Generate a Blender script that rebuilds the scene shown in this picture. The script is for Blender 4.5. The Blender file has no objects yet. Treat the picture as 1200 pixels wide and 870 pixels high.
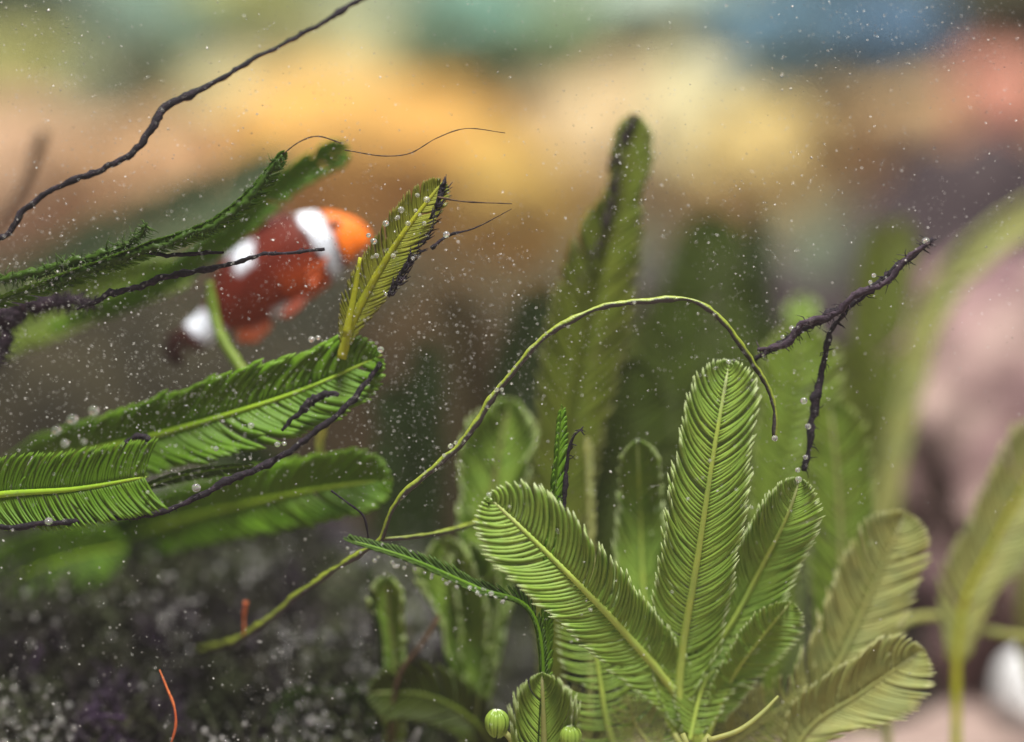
import bpy, math, random
import numpy as np
from mathutils import Vector, noise, Matrix
random.seed(7); rng = np.random.default_rng(7)
scene = bpy.context.scene
COL = scene.collection

# ------------------------------------------------------------------ camera, light, exposure
CZ = 0.10                      # camera height above the tank floor (metres)
FD = 0.30                      # focus distance
cam = bpy.data.cameras.new('camera'); camo = bpy.data.objects.new('camera', cam); COL.objects.link(camo)
camo.location = (0, 0, CZ); camo.rotation_euler = (math.radians(90), 0, 0)
cam.lens = 60; cam.sensor_width = 36; cam.clip_start = 0.01; cam.clip_end = 20
cam.dof.use_dof = True; cam.dof.focus_distance = FD; cam.dof.aperture_fstop = 2.8
scene.camera = camo
w = bpy.data.worlds.new('World'); scene.world = w; w.use_nodes = True
w.node_tree.nodes['Background'].inputs[0].default_value = (0.86, 0.86, 0.84, 1)
w.node_tree.nodes['Background'].inputs[1].default_value = 0.24
def area(name, loc, target, size, power, col):
    l = bpy.data.lights.new(name, 'AREA'); l.shape = 'DISK'; l.size = size; l.energy = power; l.color = col
    o = bpy.data.objects.new(name, l); COL.objects.link(o); o.location = loc
    o.rotation_euler = (Vector(target) - Vector(loc)).to_track_quat('-Z', 'Y').to_euler()
    return o
area('tank_lamp', (0.08, -0.01, 0.88), (0.0, 0.36, 0.08), 0.20, 20, (1.0, 0.97, 0.90))
area('background_fill', (-0.1, 0.42, 1.0), (0.0, 1.0, 0.2), 0.45, 8.5, (1.0, 0.95, 0.86))  # added unseen lamp, brightens the front faces of the background
vs = scene.view_settings; vs.view_transform = 'Standard'; vs.look = 'None'; vs.gamma = 1; vs.exposure = 0.0; vs.use_curve_mapping = False

# ------------------------------------------------------------------ helpers
K = 0.18 / 1200 / FD
def P(px, py, d=FD):
    return Vector(((px - 600) * K * d, d, CZ - (py - 435) * K * d))
OFF = {}
def tag(o, label, cat, group=None):
    o['label'] = label; o['category'] = cat
    if group: o['group'] = group
    return o
def empty(name, loc, label, cat, group=None):
    o = bpy.data.objects.new(name, None); COL.objects.link(o); o.location = loc; o.empty_display_size = 0.005
    OFF[o] = Vector(loc); return tag(o, label, cat, group)
def mk(name, V, F, mat, parent=None, attr=None, loc=None, smooth=True, kind=None):
    V = np.asarray([tuple(v) for v in V] if not isinstance(V, np.ndarray) else V, dtype=float)
    if parent is not None: off = OFF[parent]
    else: off = Vector(loc) if loc is not None else Vector((0, 0, 0))
    V = V - np.array(off)
    me = bpy.data.meshes.new(name); me.from_pydata(V.tolist(), [], F)
    if smooth: me.polygons.foreach_set('use_smooth', [True] * len(me.polygons))
    if attr is not None:
        a = me.attributes.new('t', 'FLOAT', 'POINT'); a.data.foreach_set('value', np.asarray(attr, dtype=np.float32))
    me.materials.append(mat); me.update()
    o = bpy.data.objects.new(name, me); COL.objects.link(o)
    if parent is not None: o.parent = parent; OFF[o] = off
    else: o.location = off; OFF[o] = off
    if kind: o['kind'] = kind
    return o
class Acc:                                   # collects geometry for one mesh
    def __init__(s): s.V = []; s.F = []; s.A = []
    def add(s, V, F, A=None):
        n = len(s.V); s.V += [tuple(v) for v in V]; s.F += [tuple(i + n for i in f) for f in F]
        s.A += list(A) if A is not None else [0.0] * len(V)
    def build(s, name, mat, parent=None, **k): return mk(name, s.V, s.F, mat, parent, s.A, **k)
def spline(pts, n):                          # Catmull-Rom through rows of any width
    p = np.asarray(pts, dtype=float)
    if len(p) == 2: return p[0] + np.linspace(0, 1, n)[:, None] * (p[1] - p[0])
    p = np.vstack([2 * p[0] - p[1], p, 2 * p[-1] - p[-2]])
    L = np.maximum(1e-6, np.linalg.norm(np.diff(p[:, :3], axis=0), axis=1)) ** 0.5
    t = np.concatenate([[0], np.cumsum(L)])
    def ev(u):
        i = min(max(int(np.searchsorted(t, u, 'right')) - 1, 1), len(p) - 3)
        a, b, c, d = p[i - 1], p[i], p[i + 1], p[i + 2]; t0, t1, t2, t3 = t[i - 1:i + 3]
        A1 = (t1 - u) / (t1 - t0) * a + (u - t0) / (t1 - t0) * b; A2 = (t2 - u) / (t2 - t1) * b + (u - t1) / (t2 - t1) * c
        A3 = (t3 - u) / (t3 - t2) * c + (u - t2) / (t3 - t2) * d
        B1 = (t2 - u) / (t2 - t0) * A1 + (u - t0) / (t2 - t0) * A2; B2 = (t3 - u) / (t3 - t1) * A2 + (u - t1) / (t3 - t1) * A3
        return (t2 - u) / (t2 - t1) * B1 + (u - t1) / (t2 - t1) * B2
    fine = np.array([ev(u) for u in np.linspace(t[1], t[-2], n * 4)])
    s = np.concatenate([[0], np.cumsum(np.linalg.norm(np.diff(fine[:, :3], axis=0), axis=1))]); s /= s[-1]
    return np.array([np.interp(np.linspace(0, 1, n), s, fine[:, k]) for k in range(p.shape[1])]).T
def px_path(rows, n):                        # rows (px, py, d, value...) -> world points, values
    w_ = [list(P(*r[:3])) + list(r[3:]) for r in rows]
    return spline(w_, n)
def frames(C):
    T = np.gradient(C, axis=0); T /= np.linalg.norm(T, axis=1)[:, None] + 1e-12
    return T
def unit(v): return v / (np.linalg.norm(v) + 1e-12)
def tube(C, R, ns=8, jit=0.0, flat=1.0, up=(0, -1, 0)):
    C = np.asarray(C); T = frames(C); R = np.broadcast_to(R, (len(C),)); V = []; A = []; F = []
    n0 = np.array(up, float)
    for i in range(len(C)):
        N = unit(n0 - T[i] * n0.dot(T[i])) if abs(n0.dot(T[i])) < .98 else unit(np.cross(T[i], (1, 0, 0.01)))
        S = np.cross(T[i], N)
        for j in range(ns):
            a = 2 * math.pi * j / ns; r = R[i] * (1 + jit * random.uniform(-1, 1))
            V.append(C[i] + r * (math.cos(a) * N * flat + math.sin(a) * S)); A.append(math.sin(a))
    for i in range(len(C) - 1):
        for j in range(ns):
            k = (j + 1) % ns; F.append((i * ns + j, i * ns + k, (i + 1) * ns + k, (i + 1) * ns + j))
    F.append(tuple(range(ns))[::-1]); F.append(tuple((len(C) - 1) * ns + j for j in range(ns)))
    return V, F, A
def ico(sub):
    import bmesh
    bm = bmesh.new(); bmesh.ops.create_icosphere(bm, subdivisions=sub, radius=1)
    V = np.array([v.co[:] for v in bm.verts]); F = [tuple(v.index for v in f.verts) for f in bm.faces]; bm.free()
    return V, F
ICO = {s: ico(s) for s in (1, 2, 3, 4, 5, 6)}
def nz(p, s, seed=0): return noise.noise(Vector((p[0] * s + seed, p[1] * s - seed * .7, p[2] * s + seed * 1.3)))
def lump(center, rad, amp, freq, seed, sub=5, knob=0.0, kf=4.0):
    V, F = ICO[sub]; out = np.empty_like(V)
    for i, v in enumerate(V):
        h = 1 + amp * (nz(v, freq, seed) + .5 * nz(v, freq * 2.2, seed + 5) + .25 * nz(v, freq * 4.7, seed + 9) + .12 * nz(v, freq * 10, seed + 3))
        if knob: h += knob * max(0, nz(v, kf, seed + 20) + .1)
        out[i] = v * h
    return out * np.array(rad) + np.array(center), F

# ------------------------------------------------------------------ materials
def newmat(name):
    m = bpy.data.materials.new(name); m.use_nodes = True; nt = m.node_tree; b = nt.nodes['Principled BSDF']
    return m, nt, b
def ramp(nt, src, stops):
    r = nt.nodes.new('ShaderNodeValToRGB'); e = r.color_ramp.elements
    while len(e) > 1: e.remove(e[0])
    e[0].position = stops[0][0]; e[0].color = (*stops[0][1], 1)
    for p, c in stops[1:]:
        k = e.new(p); k.color = (*c, 1)
    nt.links.new(src, r.inputs[0]); return r.outputs[0]
def noisetex(nt, scale, detail=4, rough=.6, vec=None):
    n = nt.nodes.new('ShaderNodeTexNoise'); n.inputs['Scale'].default_value = scale
    n.inputs['Detail'].default_value = detail; n.inputs['Roughness'].default_value = rough
    if vec is None:
        g = nt.nodes.new('ShaderNodeNewGeometry'); vec = g.outputs['Position']
    nt.links.new(vec, n.inputs['Vector']); return n.outputs['Fac']
def mixc(nt, f, a, b, mode='MIX'):
    m = nt.nodes.new('ShaderNodeMix'); m.data_type = 'RGBA'; m.blend_type = mode
    for s, v in ((m.inputs[0], f), (m.inputs[6], a), (m.inputs[7], b)):
        if hasattr(v, 'is_linked'): nt.links.new(v, s)
        else: s.default_value = v if not isinstance(v, tuple) else (*v, 1)
    return m.outputs[2]
def bump(nt, b, h, dist, strength=1.0):
    n = nt.nodes.new('ShaderNodeBump'); n.inputs['Distance'].default_value = dist; n.inputs['Strength'].default_value = strength
    nt.links.new(h, n.inputs['Height']); nt.links.new(n.outputs[0], b.inputs['Normal'])
def frond_mat(name, base, tip, trans=.5, dirt=.35, dirtcol=(.06, .05, .03), rough=.5):
    m, nt, b = newmat(name)
    at = nt.nodes.new('ShaderNodeAttribute'); at.attribute_name = 't'
    c = ramp(nt, at.outputs['Fac'], [(0, tuple(x * 1.1 for x in base)), (.15, base), (.8, base), (1, tip)])
    n1 = noisetex(nt, 260, 3); c = mixc(nt, ramp(nt, n1, [(.35, (0, 0, 0)), (.7, (.5, .5, .5))]), c, tuple(min(1, x * k) for x, k in zip(base, (1.5, 1.25, 1.0))))
    n2 = noisetex(nt, 130, 6, .75); c = mixc(nt, ramp(nt, n2, [(.54, (0, 0, 0)), (.74, (dirt,) * 3)]), c, dirtcol)
    nt.links.new(c, b.inputs['Base Color']); b.inputs['Roughness'].default_value = rough; b.inputs['IOR'].default_value = 1.38
    bump(nt, b, noisetex(nt, 1800, 2), .0001, .5)
    tr = nt.nodes.new('ShaderNodeBsdfTranslucent'); nt.links.new(c, tr.inputs['Color'])
    mx = nt.nodes.new('ShaderNodeMixShader'); mx.inputs[0].default_value = trans
    nt.links.new(b.outputs[0], mx.inputs[1]); nt.links.new(tr.outputs[0], mx.inputs[2])
    nt.links.new(mx.outputs[0], nt.nodes['Material Output'].inputs['Surface'])
    return m
def mottled(name, stops, scale, bscale=None, bd=.001, rough=.7, detail=6, spec=.3):
    m, nt, b = newmat(name); n = noisetex(nt, scale, detail, .65)
    nt.links.new(ramp(nt, n, stops), b.inputs['Base Color']); b.inputs['Roughness'].default_value = rough
    b.inputs['Specular IOR Level'].default_value = spec
    if bscale: bump(nt, b, noisetex(nt, bscale, 5, .7), bd)
    return m
G_BRIGHT = frond_mat('frond_green', (.27, .43, .075), (.82, .88, .62))  # pale tips: own tip colour plus white highlights painted in
G_RIB = frond_mat('rib_green', (.36, .50, .10), (.62, .72, .40), trans=.2, dirt=.1)
G_LEFT = frond_mat('frond_left_green', (.125, .27, .012), (.20, .36, .04), dirt=.3)
G_LRIB = frond_mat('rib_left_green', (.27, .46, .03), (.36, .50, .06), trans=.25, dirt=.1)
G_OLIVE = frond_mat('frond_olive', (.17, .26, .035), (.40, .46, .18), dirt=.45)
G_DEEP = frond_mat('frond_deep', (.060, .095, .010), (.12, .16, .04), dirt=.55, dirtcol=(.035, .02, .03))  # deep green, darkened further with the shade of the tangle
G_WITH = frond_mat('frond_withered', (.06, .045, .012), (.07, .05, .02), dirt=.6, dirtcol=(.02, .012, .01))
G_HAZE = frond_mat('frond_haze', (.12, .16, .018), (.18, .19, .05), dirt=.6, dirtcol=(.05, .03, .04))  # dull olive, haze over the rear fronds put into the colour
G_GREY = frond_mat('frond_grey', (.10, .15, .075), (.14, .19, .10), dirt=.5)  # greyed green: haze before the wide far frond is painted in
G_PALE = frond_mat('frond_pale', (.36, .40, .14), (.58, .60, .36), dirt=.3)  # washed-out green: veil over the right-hand fronds put into the colour
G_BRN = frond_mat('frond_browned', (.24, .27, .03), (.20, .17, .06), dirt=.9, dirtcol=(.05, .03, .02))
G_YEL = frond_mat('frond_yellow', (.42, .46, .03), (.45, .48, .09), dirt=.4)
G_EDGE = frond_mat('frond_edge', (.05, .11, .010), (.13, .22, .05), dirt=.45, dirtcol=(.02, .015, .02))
G_DARK = frond_mat('frond_dark', (.022, .042, .006), (.06, .09, .02), dirt=.5, dirtcol=(.02, .015, .02))  # darkened frond green: shade among the rear weed put into the colour
def filament_mat(name, stops, scale):
    m = mottled(name, stops, scale, 2200, .0004, .7, 5, .25); return m
M_BLACK = filament_mat('dead_filament', [(.3, (.004, .003, .005)), (.55, (.012, .007, .014)), (.70, (.045, .028, .045)), (.8, (.16, .12, .13))], 900)
M_PURP = filament_mat('dead_purple', [(.3, (.012, .007, .013)), (.55, (.035, .020, .034)), (.72, (.09, .06, .08))], 500)
M_STOLON = None
def stolon_mat():
    m, nt, b = newmat('stolon_green')
    at = nt.nodes.new('ShaderNodeAttribute'); at.attribute_name = 't'
    n = noisetex(nt, 500, 5, .7)
    ad = nt.nodes.new('ShaderNodeMath'); ad.operation = 'MULTIPLY_ADD'; nt.links.new(n, ad.inputs[0]); ad.inputs[1].default_value = 1.9
    nt.links.new(at.outputs['Fac'], ad.inputs[2])
    c = ramp(nt, ad.outputs[0], [(.0, (.22, .27, .025)), (.50, (.18, .23, .02)), (.85, (.07, .09, .015)), (1.0, (.03, .022, .022))])
    nt.links.new(c, b.inputs['Base Color']); b.inputs['Roughness'].default_value = .4
    bump(nt, b, noisetex(nt, 2500, 3), .0002, .8)
    return m
M_STOLON = stolon_mat()
M_STEM = frond_mat('stem_pale', (.40, .47, .10), (.45, .5, .15), trans=.15, dirt=.35)
M_HAIR = filament_mat('hair_brown', [(.3, (.03, .016, .01)), (.7, (.10, .06, .03))], 700)
M_RED = filament_mat('bristle_orange', [(.3, (.42, .07, .02)), (.7, (.70, .20, .07))], 400)
def bubble_mat():
    m, nt, b = newmat('air_bubble'); b.inputs['Base Color'].default_value = (1, 1, 1, 1); b.inputs['Roughness'].default_value = .02
    b.inputs['Transmission Weight'].default_value = .85; b.inputs['IOR'].default_value = 1.35; b.inputs['Specular IOR Level'].default_value = .9
    return m
M_BUB = bubble_mat()
M_CLEAR = bubble_mat(); M_CLEAR.name = 'clear_bubble'
_b = M_CLEAR.node_tree.nodes['Principled BSDF']; _b.inputs['Transmission Weight'].default_value = .88; _b.inputs['IOR'].default_value = 1.36; _b.inputs['Roughness'].default_value = .0
def speck_mat():
    m, nt, b = newmat('water_speck'); b.inputs['Roughness'].default_value = .18
    nt.links.new(ramp(nt, noisetex(nt, 900, 1), [(.35, (.12, .11, .10)), (.5, (.42, .41, .39)), (.65, (.85, .85, .83))]), b.inputs['Base Color'])
    b.inputs['Specular IOR Level'].default_value = .8; return m
M_SPECK = speck_mat()

# ------------------------------------------------------------------ setting: tank floor and back wall
def sheet(name, x0, x1, y0, y1, nx, ny, hf, mat, vertical=False):
    V = []; F = []
    for j in range(ny + 1):
        for i in range(nx + 1):
            x = x0 + (x1 - x0) * i / nx; y = y0 + (y1 - y0) * j / ny
            V.append((x, y, hf(x, y)) if not vertical else (x, hf(x, y), y))
    for j in range(ny):
        for i in range(nx):
            a = j * (nx + 1) + i; q = (a, a + 1, a + nx + 2, a + nx + 1); F.append(q)
    return mk(name, V, F, mat)
M_SAND = mottled('sand', [(.25, (.30, .20, .19)), (.5, (.52, .38, .34)), (.75, (.68, .55, .50))], 55, 900, .002, .85)
GZ = .018
def gh(x, y): return GZ + .006 * nz((x, y, 0), 14, 3) + .002 * nz((x, y, 0), 60, 8) - (.012 if x < -.02 and y < .4 else 0)
g = sheet('sand_floor', -1.6, 1.6, .12, 1.5, 150, 90, gh, M_SAND); g['kind'] = 'structure'
M_WALL = mottled('wall_rock', [(.3, (.16, .22, .17)), (.5, (.33, .40, .28)), (.7, (.46, .47, .30))], 9, 60, .01, .9)
wl = sheet('tank_back_wall', -1.6, 1.6, -.02, 1.0, 120, 60, lambda x, z: 1.25 + .03 * nz((x, z, 0), 7, 2) + .012 * nz((x, z, 0), 22, 4), M_WALL, True); wl['kind'] = 'structure'

# ------------------------------------------------------------------ background reef: coral heads and rocks
def rock(name, px, py, d, rx, rz, ry, mat, label, cat, amp=.3, freq=1.6, seed=1, sub=5, knob=0, kf=4):
    c = P(px, py, d); s = K * d
    V, F = lump(c, (rx * s, ry, rz * s), amp, freq, seed, sub, knob, kf)
    return tag(mk(name, V, F, mat, loc=c), label, cat)
def cmat(name, c, v=.35):
    lo = tuple(x * (1 - v) for x in c); hi = tuple(min(.9, x * (1 + v)) for x in c)
    return mottled(name, [(.3, lo), (.5, c), (.7, hi)], 38, 220, .003, .8)
CORALS = [  # px, py, d, rx, rz, colour, label
 (30, 215, 1.00, 115, 85, (.58, .38, .24), 'blurred dusty peach coral head at the end of the coral bank, behind the dark filament'),
 (190, 225, .96, 120, 75, (.62, .38, .20), 'blurred salmon orange coral head lying behind the long edge-on frond'),
 (275, 150, 1.02, 110, 60, (.58, .50, .27), 'blurred straw yellow coral head above the salmon orange one'),
 (395, 190, .96, 120, 95, (.70, .40, .11), 'blurred apricot coral head directly above the fish'),
 (520, 205, .98, 105, 90, (.66, .38, .10), 'blurred golden orange coral head behind the bubbly brown-edged frond'),
 (430, 105, 1.06, 110, 55, (.50, .48, .26), 'blurred pale mustard coral head on top of the apricot one'),
 (600, 250, .93, 85, 75, (.55, .36, .09), 'blurred ochre brown coral head next to the tall pointed frond'),
 (690, 165, .99, 95, 90, (.68, .52, .30), 'blurred cream peach coral head behind the tall pointed frond'),
 (795, 165, .97, 75, 100, (.66, .60, .36), 'blurred greenish cream coral head next to the tall pointed frond tip'),
 (865, 210, .94, 85, 75, (.66, .50, .20), 'blurred bright yellow coral head above the dark purple rock'),
 (935, 165, 1.0, 100, 70, (.70, .50, .24), 'blurred sandy tan coral head below the steel blue sponge'),
 (1035, 165, .97, 85, 60, (.64, .44, .24), 'blurred biscuit brown coral head sloping down to the purple rock'),
 (1130, 140, .95, 62, 75, (.66, .30, .22), 'blurred rose pink coral head beside the rust one'),
 (1215, 115, .98, 60, 60, (.42, .22, .07), 'blurred rust brown coral head beside the rose pink one'),
 (15, 0, 1.10, 70, 55, (.06, .12, .11), 'blurred dark teal sponge at the end of the back wall'),
 (45, 105, 1.08, 85, 55, (.42, .42, .15), 'blurred olive yellow coral head below the dark teal sponge'),
 (195, 55, .99, 60, 65, (.20, .32, .26), 'blurred bottle green sponge above the grey-green coral head'),
 (125, 135, 1.12, 75, 55, (.34, .38, .27), 'blurred grey-green coral head below the bottle green sponge'),
 (300, 20, 1.12, 90, 55, (.40, .42, .17), 'blurred moss yellow coral head behind the dark filament'),
 (560, 50, .98, 85, 60, (.19, .38, .31), 'blurred jade green sponge on the back wall beside the leaf green one'),
 (650, 72, .99, 70, 55, (.26, .39, .22), 'blurred leaf green sponge on the back wall beside the jade one'),
 (775, 25, .99, 95, 60, (.50, .64, .56), 'blurred pale aqua sponge on the back wall beside the steel blue one'),
 (905, 70, .95, 95, 60, (.14, .28, .40), 'blurred steel blue sponge on the back wall above the tan coral'),
 (1015, 62, .96, 85, 55, (.10, .20, .32), 'blurred slate blue sponge on the back wall beside the dark olive one'),
 (960, -35, 1.14, 70, 50, (.34, .44, .50), 'blurred pale lavender blue sponge above the steel blue one'),
 (1160, 20, .96, 110, 70, (.07, .075, .035), 'blurred dark olive sponge on the back wall above the rose pink coral'),
]
for i, (px, py, d, rx, rz, c, lab) in enumerate(CORALS):
    nm = 'sponge' if 'sponge' in lab else 'coral_head'
    rock(nm, px, py, d, rx, rz, .10, cmat(nm + '_col', c), lab, 'sponge' if nm == 'sponge' else 'coral', .22, 1.8, i * 3.1, 4, .25, 5)
def rstops(a, b, c): return [(.3, a), (.5, b), (.72, c)]
M_RK1 = mottled('rock_brown', rstops((.012, .010, .008), (.034, .030, .018), (.075, .062, .035)), 42, 300, .004, .9, 6, .08)
M_RK2 = mottled('rock_purple', rstops((.022, .015, .02), (.055, .040, .046), (.11, .085, .085)), 40, 300, .004, .9, 6, .08)
M_RK3 = mottled('rock_pink', rstops((.10, .05, .075), (.34, .22, .22), (.60, .46, .40)), 24, 420, .003, .9, 6, .1)
M_RK4 = mottled('rock_turf', rstops((.010, .009, .010), (.030, .028, .020), (.075, .075, .04)), 85, 420, .003, .9, 6, .1)
M_TAN = mottled('rock_tan', rstops((.012, .009, .005), (.035, .024, .011), (.10, .062, .028)), 30, 300, .004, .9, 6, .08)
rock('boulder', 130, 640, .60, 330, 310, .09, M_RK1, 'large dark brown boulder behind the fish and the leaning fronds', 'rock', .16, 1.7, 2)
rock('boulder', 540, 660, .56, 230, 315, .07, M_TAN, 'tan brown boulder between the fish and the tall pointed frond', 'rock', .14, 1.7, 14)
rock('boulder', 860, 640, .58, 230, 345, .08, M_RK2, 'purple grey boulder behind the tall feathery frond cluster', 'rock', .14, 1.7, 21)
rock('boulder', 1150, 545, .62, 240, 345, .08, M_RK2, 'dark purple boulder rising behind the pink encrusted rock', 'rock', .26, 2.0, 33)
rock('encrusted_rock', 1215, 560, .45, 200, 270, .045, M_RK3, 'pink encrusted pale rock beside the blurred yellowish ribbon frond', 'rock', .24, 2.4, 40)
rock('pebble', 1215, 815, .40, 45, 55, .018, mottled('pebble_white', rstops((.5, .5, .52), (.68, .69, .72), (.8, .8, .82)), 60), 'smooth bluish white pebble lying on the pink sand', 'pebble', .08, 1.2, 44, 4)
rock('dark_rock', 800, 850, .44, 290, 240, .055, M_RK4, 'dark purple-brown rock added to darken the ground right behind the bright feathery cluster', 'rock', .2, 2.0, 61)  # rock added so the ground behind the stems looks dark
tr = rock('turf_rock', 210, 945, .384, 480, 330, .068, M_RK4, 'low dark rock overgrown with turf and bubbles under the leaning fronds', 'rock', .16, 2.4, 51, 6)

# ------------------------------------------------------------------ feather fronds
def leaflet(base, S, T, N, L, wid, a0, a1, cup, side, seg=7, thick=.22):
    """one sickle leaflet: a tapering three-sided blade curving from the rib towards the tip"""
    V = []; A = []; F = []; p = np.array(base, float); s = L / seg; ph = random.uniform(-.05, .05)
    for k in range(seg + 1):
        u = k / seg; a = a0 + (a1 - a0) * u ** .9 + ph
        d = math.sin(a) * S * side + math.cos(a) * T
        q = math.cos(a) * S * side - math.sin(a) * T
        n = N + d * (-2 * cup * u)
        if k: p = p + d * s + N * (cup * L * ((u) ** 2 - (u - 1 / seg) ** 2))
        ww = wid * .5 * min(1, .62 + u * 1.6) * math.sqrt(max(0.0, 1 - max(0, (u - .55) / .45) ** 2.2) + .012)
        V += [p - q * ww, p + n * ww * thick * 1.3, p + q * ww]; A += [u] * 3
    for k in range(seg):
        a = 3 * k; b = a + 3
        F += [(a, b, b + 1, a + 1), (a + 1, b + 1, b + 2, a + 2), (a + 2, b + 2, b, a)]
    F += [(0, 1, 2), (3 * seg + 2, 3 * seg + 1, 3 * seg)]
    return V, F, A
def frond(parent, rows, pairs, leafm, ribm, single=False, rib=4.0, start=.08, a0=66, a1=32, cup=.18, roll=0, fill=.98, tipcurl=.0,
          bow=0.0, end=.992, blunt=False, asym=(1, 1), thick=.09, name='frond', sparse=0.0, tiproll=True, label=None, basedroop=0):
    """rows: (px, py, depth, half width px) from base to tip.  rib mesh = the part, leaflets its children"""
    n = 60
    C4 = px_path(rows, n); C = C4[:, :3].copy(); HW = C4[:, 3]
    L = np.concatenate([[0], np.cumsum(np.linalg.norm(np.diff(C, axis=0), axis=1))]); tot = L[-1]
    T = frames(C)
    if bow or tipcurl:
        u = L / tot; C[:, 1] += -bow * tot * np.sin(math.pi * u) - tipcurl * tot * np.clip((u - .8) / .2, 0, 1) ** 2; T = frames(C)
    sc = K * rows[-1][2]
    u = L / tot
    R = rib * sc * (1.25 - .85 * u) * np.clip((1 - u) * 14 + .25, 0, 1)
    V, F, A = tube(C, R, 8, .04, .8)
    ro = mk(name, V, F, ribm, parent, np.clip(np.repeat(u, 8) * 1.4 - .4, 0, 1))
    if label: ro['label'] = label
    acc = Acc()
    us = np.linspace(start, end, pairs); du = us[1] - us[0]
    rr = math.radians(roll)
    for ui in us:
        for side in (-1, 1):
            if random.random() < max(sparse, .018): continue
            uj = min(max(ui + random.uniform(-.22, .22) * du, 0), .997)
            b = np.array([np.interp(uj, u, C[:, k]) for k in range(3)]); t = unit(np.array([np.interp(uj, u, T[:, k]) for k in range(3)]))
            n0 = np.array((0, -1.0, 0)); N = unit(n0 - t * n0.dot(t)); S = np.cross(t, N)
            N2 = math.cos(rr) * N + math.sin(rr) * S; S2 = np.cross(t, N2)
            hw = np.interp(uj, u, HW) * sc * asym[0 if side < 0 else 1]
            rem = (1 - uj) * tot
            q = 0 if blunt else float(np.clip(1 - rem / (hw * 1.5 + 1e-9), 0, 1))         # closeness to the tip
            A0 = math.radians(a0 + 9 * nz((uj * 9, side * 3, rows[0][1]), 1, 2) + basedroop * max(0, 1 - uj * 1.8) ** 1.5 + (80 - a0) * q + random.uniform(-3, 3)); A1 = math.radians(a1 + (-22 - a1) * q * q + random.uniform(-4, 4))
            ms = np.mean([math.sin(A0 + (A1 - A0) * x) for x in np.linspace(0, 1, 9)]); mc = np.mean([math.cos(A0 + (A1 - A0) * x) for x in np.linspace(0, 1, 9)])
            ln = hw / max(.25, abs(ms))
            if not blunt:                                   # stop at the rounded outline of the tip
                lo_, hi_ = 0.0, ln; rd = hw * .95
                for _k in range(14):
                    mid = (lo_ + hi_) / 2; x_ = mid * ms; y_ = mid * mc - rem
                    ok_ = (y_ < -rd and x_ <= hw) or (y_ >= -rd and (y_ + rd) ** 2 + (x_ * rd / hw) ** 2 <= rd * rd)
                    if ok_: lo_ = mid
                    else: hi_ = mid
                ln = max(lo_, .12 * hw)
            ln *= random.uniform(.96, 1.03) * (1 + .09 * nz((uj * 7, side, rows[0][0]), 1, 4))
            if random.random() < .02: ln *= random.uniform(.4, .8)
            grow = np.clip((uj - start) / .12, 0, 1) * .45 + .55
            ln *= grow
            wid = du * tot * (fill - .30 * (basedroop > 0) * max(0, 1 - uj * 2)) * 1.12
            wid = min(wid, ln * .5)
            c_ = cup + (.25 * q if tiproll else 0) + random.uniform(-.04, .04)
            V, F, A = leaflet(b + N2 * 0.15 * sc * rib, S2, t, N2, ln, wid, A0, A1, c_, side, thick=thick)
            if single: mk('leaflet', V, F, leafm, ro, A)
            else: acc.add(V, F, A)
    if not single:
        acc.build('leaflets', leafm, ro, kind='stuff')
    return ro
def plant(base, label, group=None, name='feather_algae'):
    return empty(name, base, label, 'seaweed', group)
def gnd(px, d, dz=-.002):          # a point just inside the sand below pixel column px
    x = (px - 600) * K * d; z = gh(x, d) + dz
    return (px, 435 + (CZ - z) / (K * d), d)

# main cluster
A = plant(P(*gnd(818, .300)), 'bright green feather algae cluster of upright and leaning fronds sharing one base')
b0 = gnd(818, .300)
frond(A, [(822, 880, .312, 30), (797, 828, .311, 40), (799, 770, .309, 50), (818, 650, .303, 52), (838, 520, .298, 46), (855, 422, .297, 43)], 94, G_BRIGHT, G_RIB, True, rib=5.0, start=.10, a0=66, a1=18, cup=.12, fill=.86, thick=.12, basedroop=45)
frond(A, [(835, 895, .312, 30), (793, 815, .311, 40), (735, 745, .306, 52), (665, 672, .299, 58), (610, 618, .2975, 55), (571, 581, .297, 48)], 68, G_BRIGHT, G_RIB, True, rib=5.6, start=.10, a0=74, a1=26, cup=.14, fill=.86, thick=.12, basedroop=40)
a3 = frond(A, [(800, 860, .314, 25), (797, 800, .313, 30), (850, 742, .311, 42), (893, 663, .308, 42), (922, 605, .304, 36), (938, 560, .302, 27)], 88, G_BRIGHT, G_RIB, rib=4.4, start=.2, a0=56, a1=20, cup=.14, basedroop=50)
frond(A, [(828, 866, .312, 22), (858, 795, .311, 30), (890, 750, .309, 36), (928, 704, .307, 28)], 42, G_BRIGHT, G_RIB, rib=2.6, start=.12, a0=74, a1=46, cup=.25, roll=20, basedroop=30)
frond(A, [(730, 900, .314, 30), (712, 850, .313, 40), (702, 790, .312, 46), (692, 728, .311, 42), (684, 680, .311, 30)], 40, G_BRIGHT, G_RIB, rib=3.2, start=.02, a0=100, a1=52, cup=.1, fill=.55)
a7 = frond(A, [(790, 860, .316, 20), (768, 790, .319, 36), (755, 700, .320, 36), (750, 600, .320, 28), (747, 514, .314, 24)], 84, G_BRIGHT, G_RIB, rib=3.6, start=.06, a0=50, a1=14, cup=.22, fill=1.1, basedroop=40)
frond(A, [(808, 868, .310, 24), (826, 800, .311, 40), (850, 770, .313, 50), (868, 730, .315, 34)], 30, G_BRIGHT, G_RIB, rib=2.0, start=.05, a0=84, a1=54, cup=.15, fill=.55)
frond(A, [(800, 875, .312, 24), (778, 840, .313, 40), (762, 800, .315, 46), (752, 760, .317, 34)], 28, G_BRIGHT, G_RIB, rib=2.0, start=.05, a0=96, a1=54, cup=.15, fill=.5)
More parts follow.
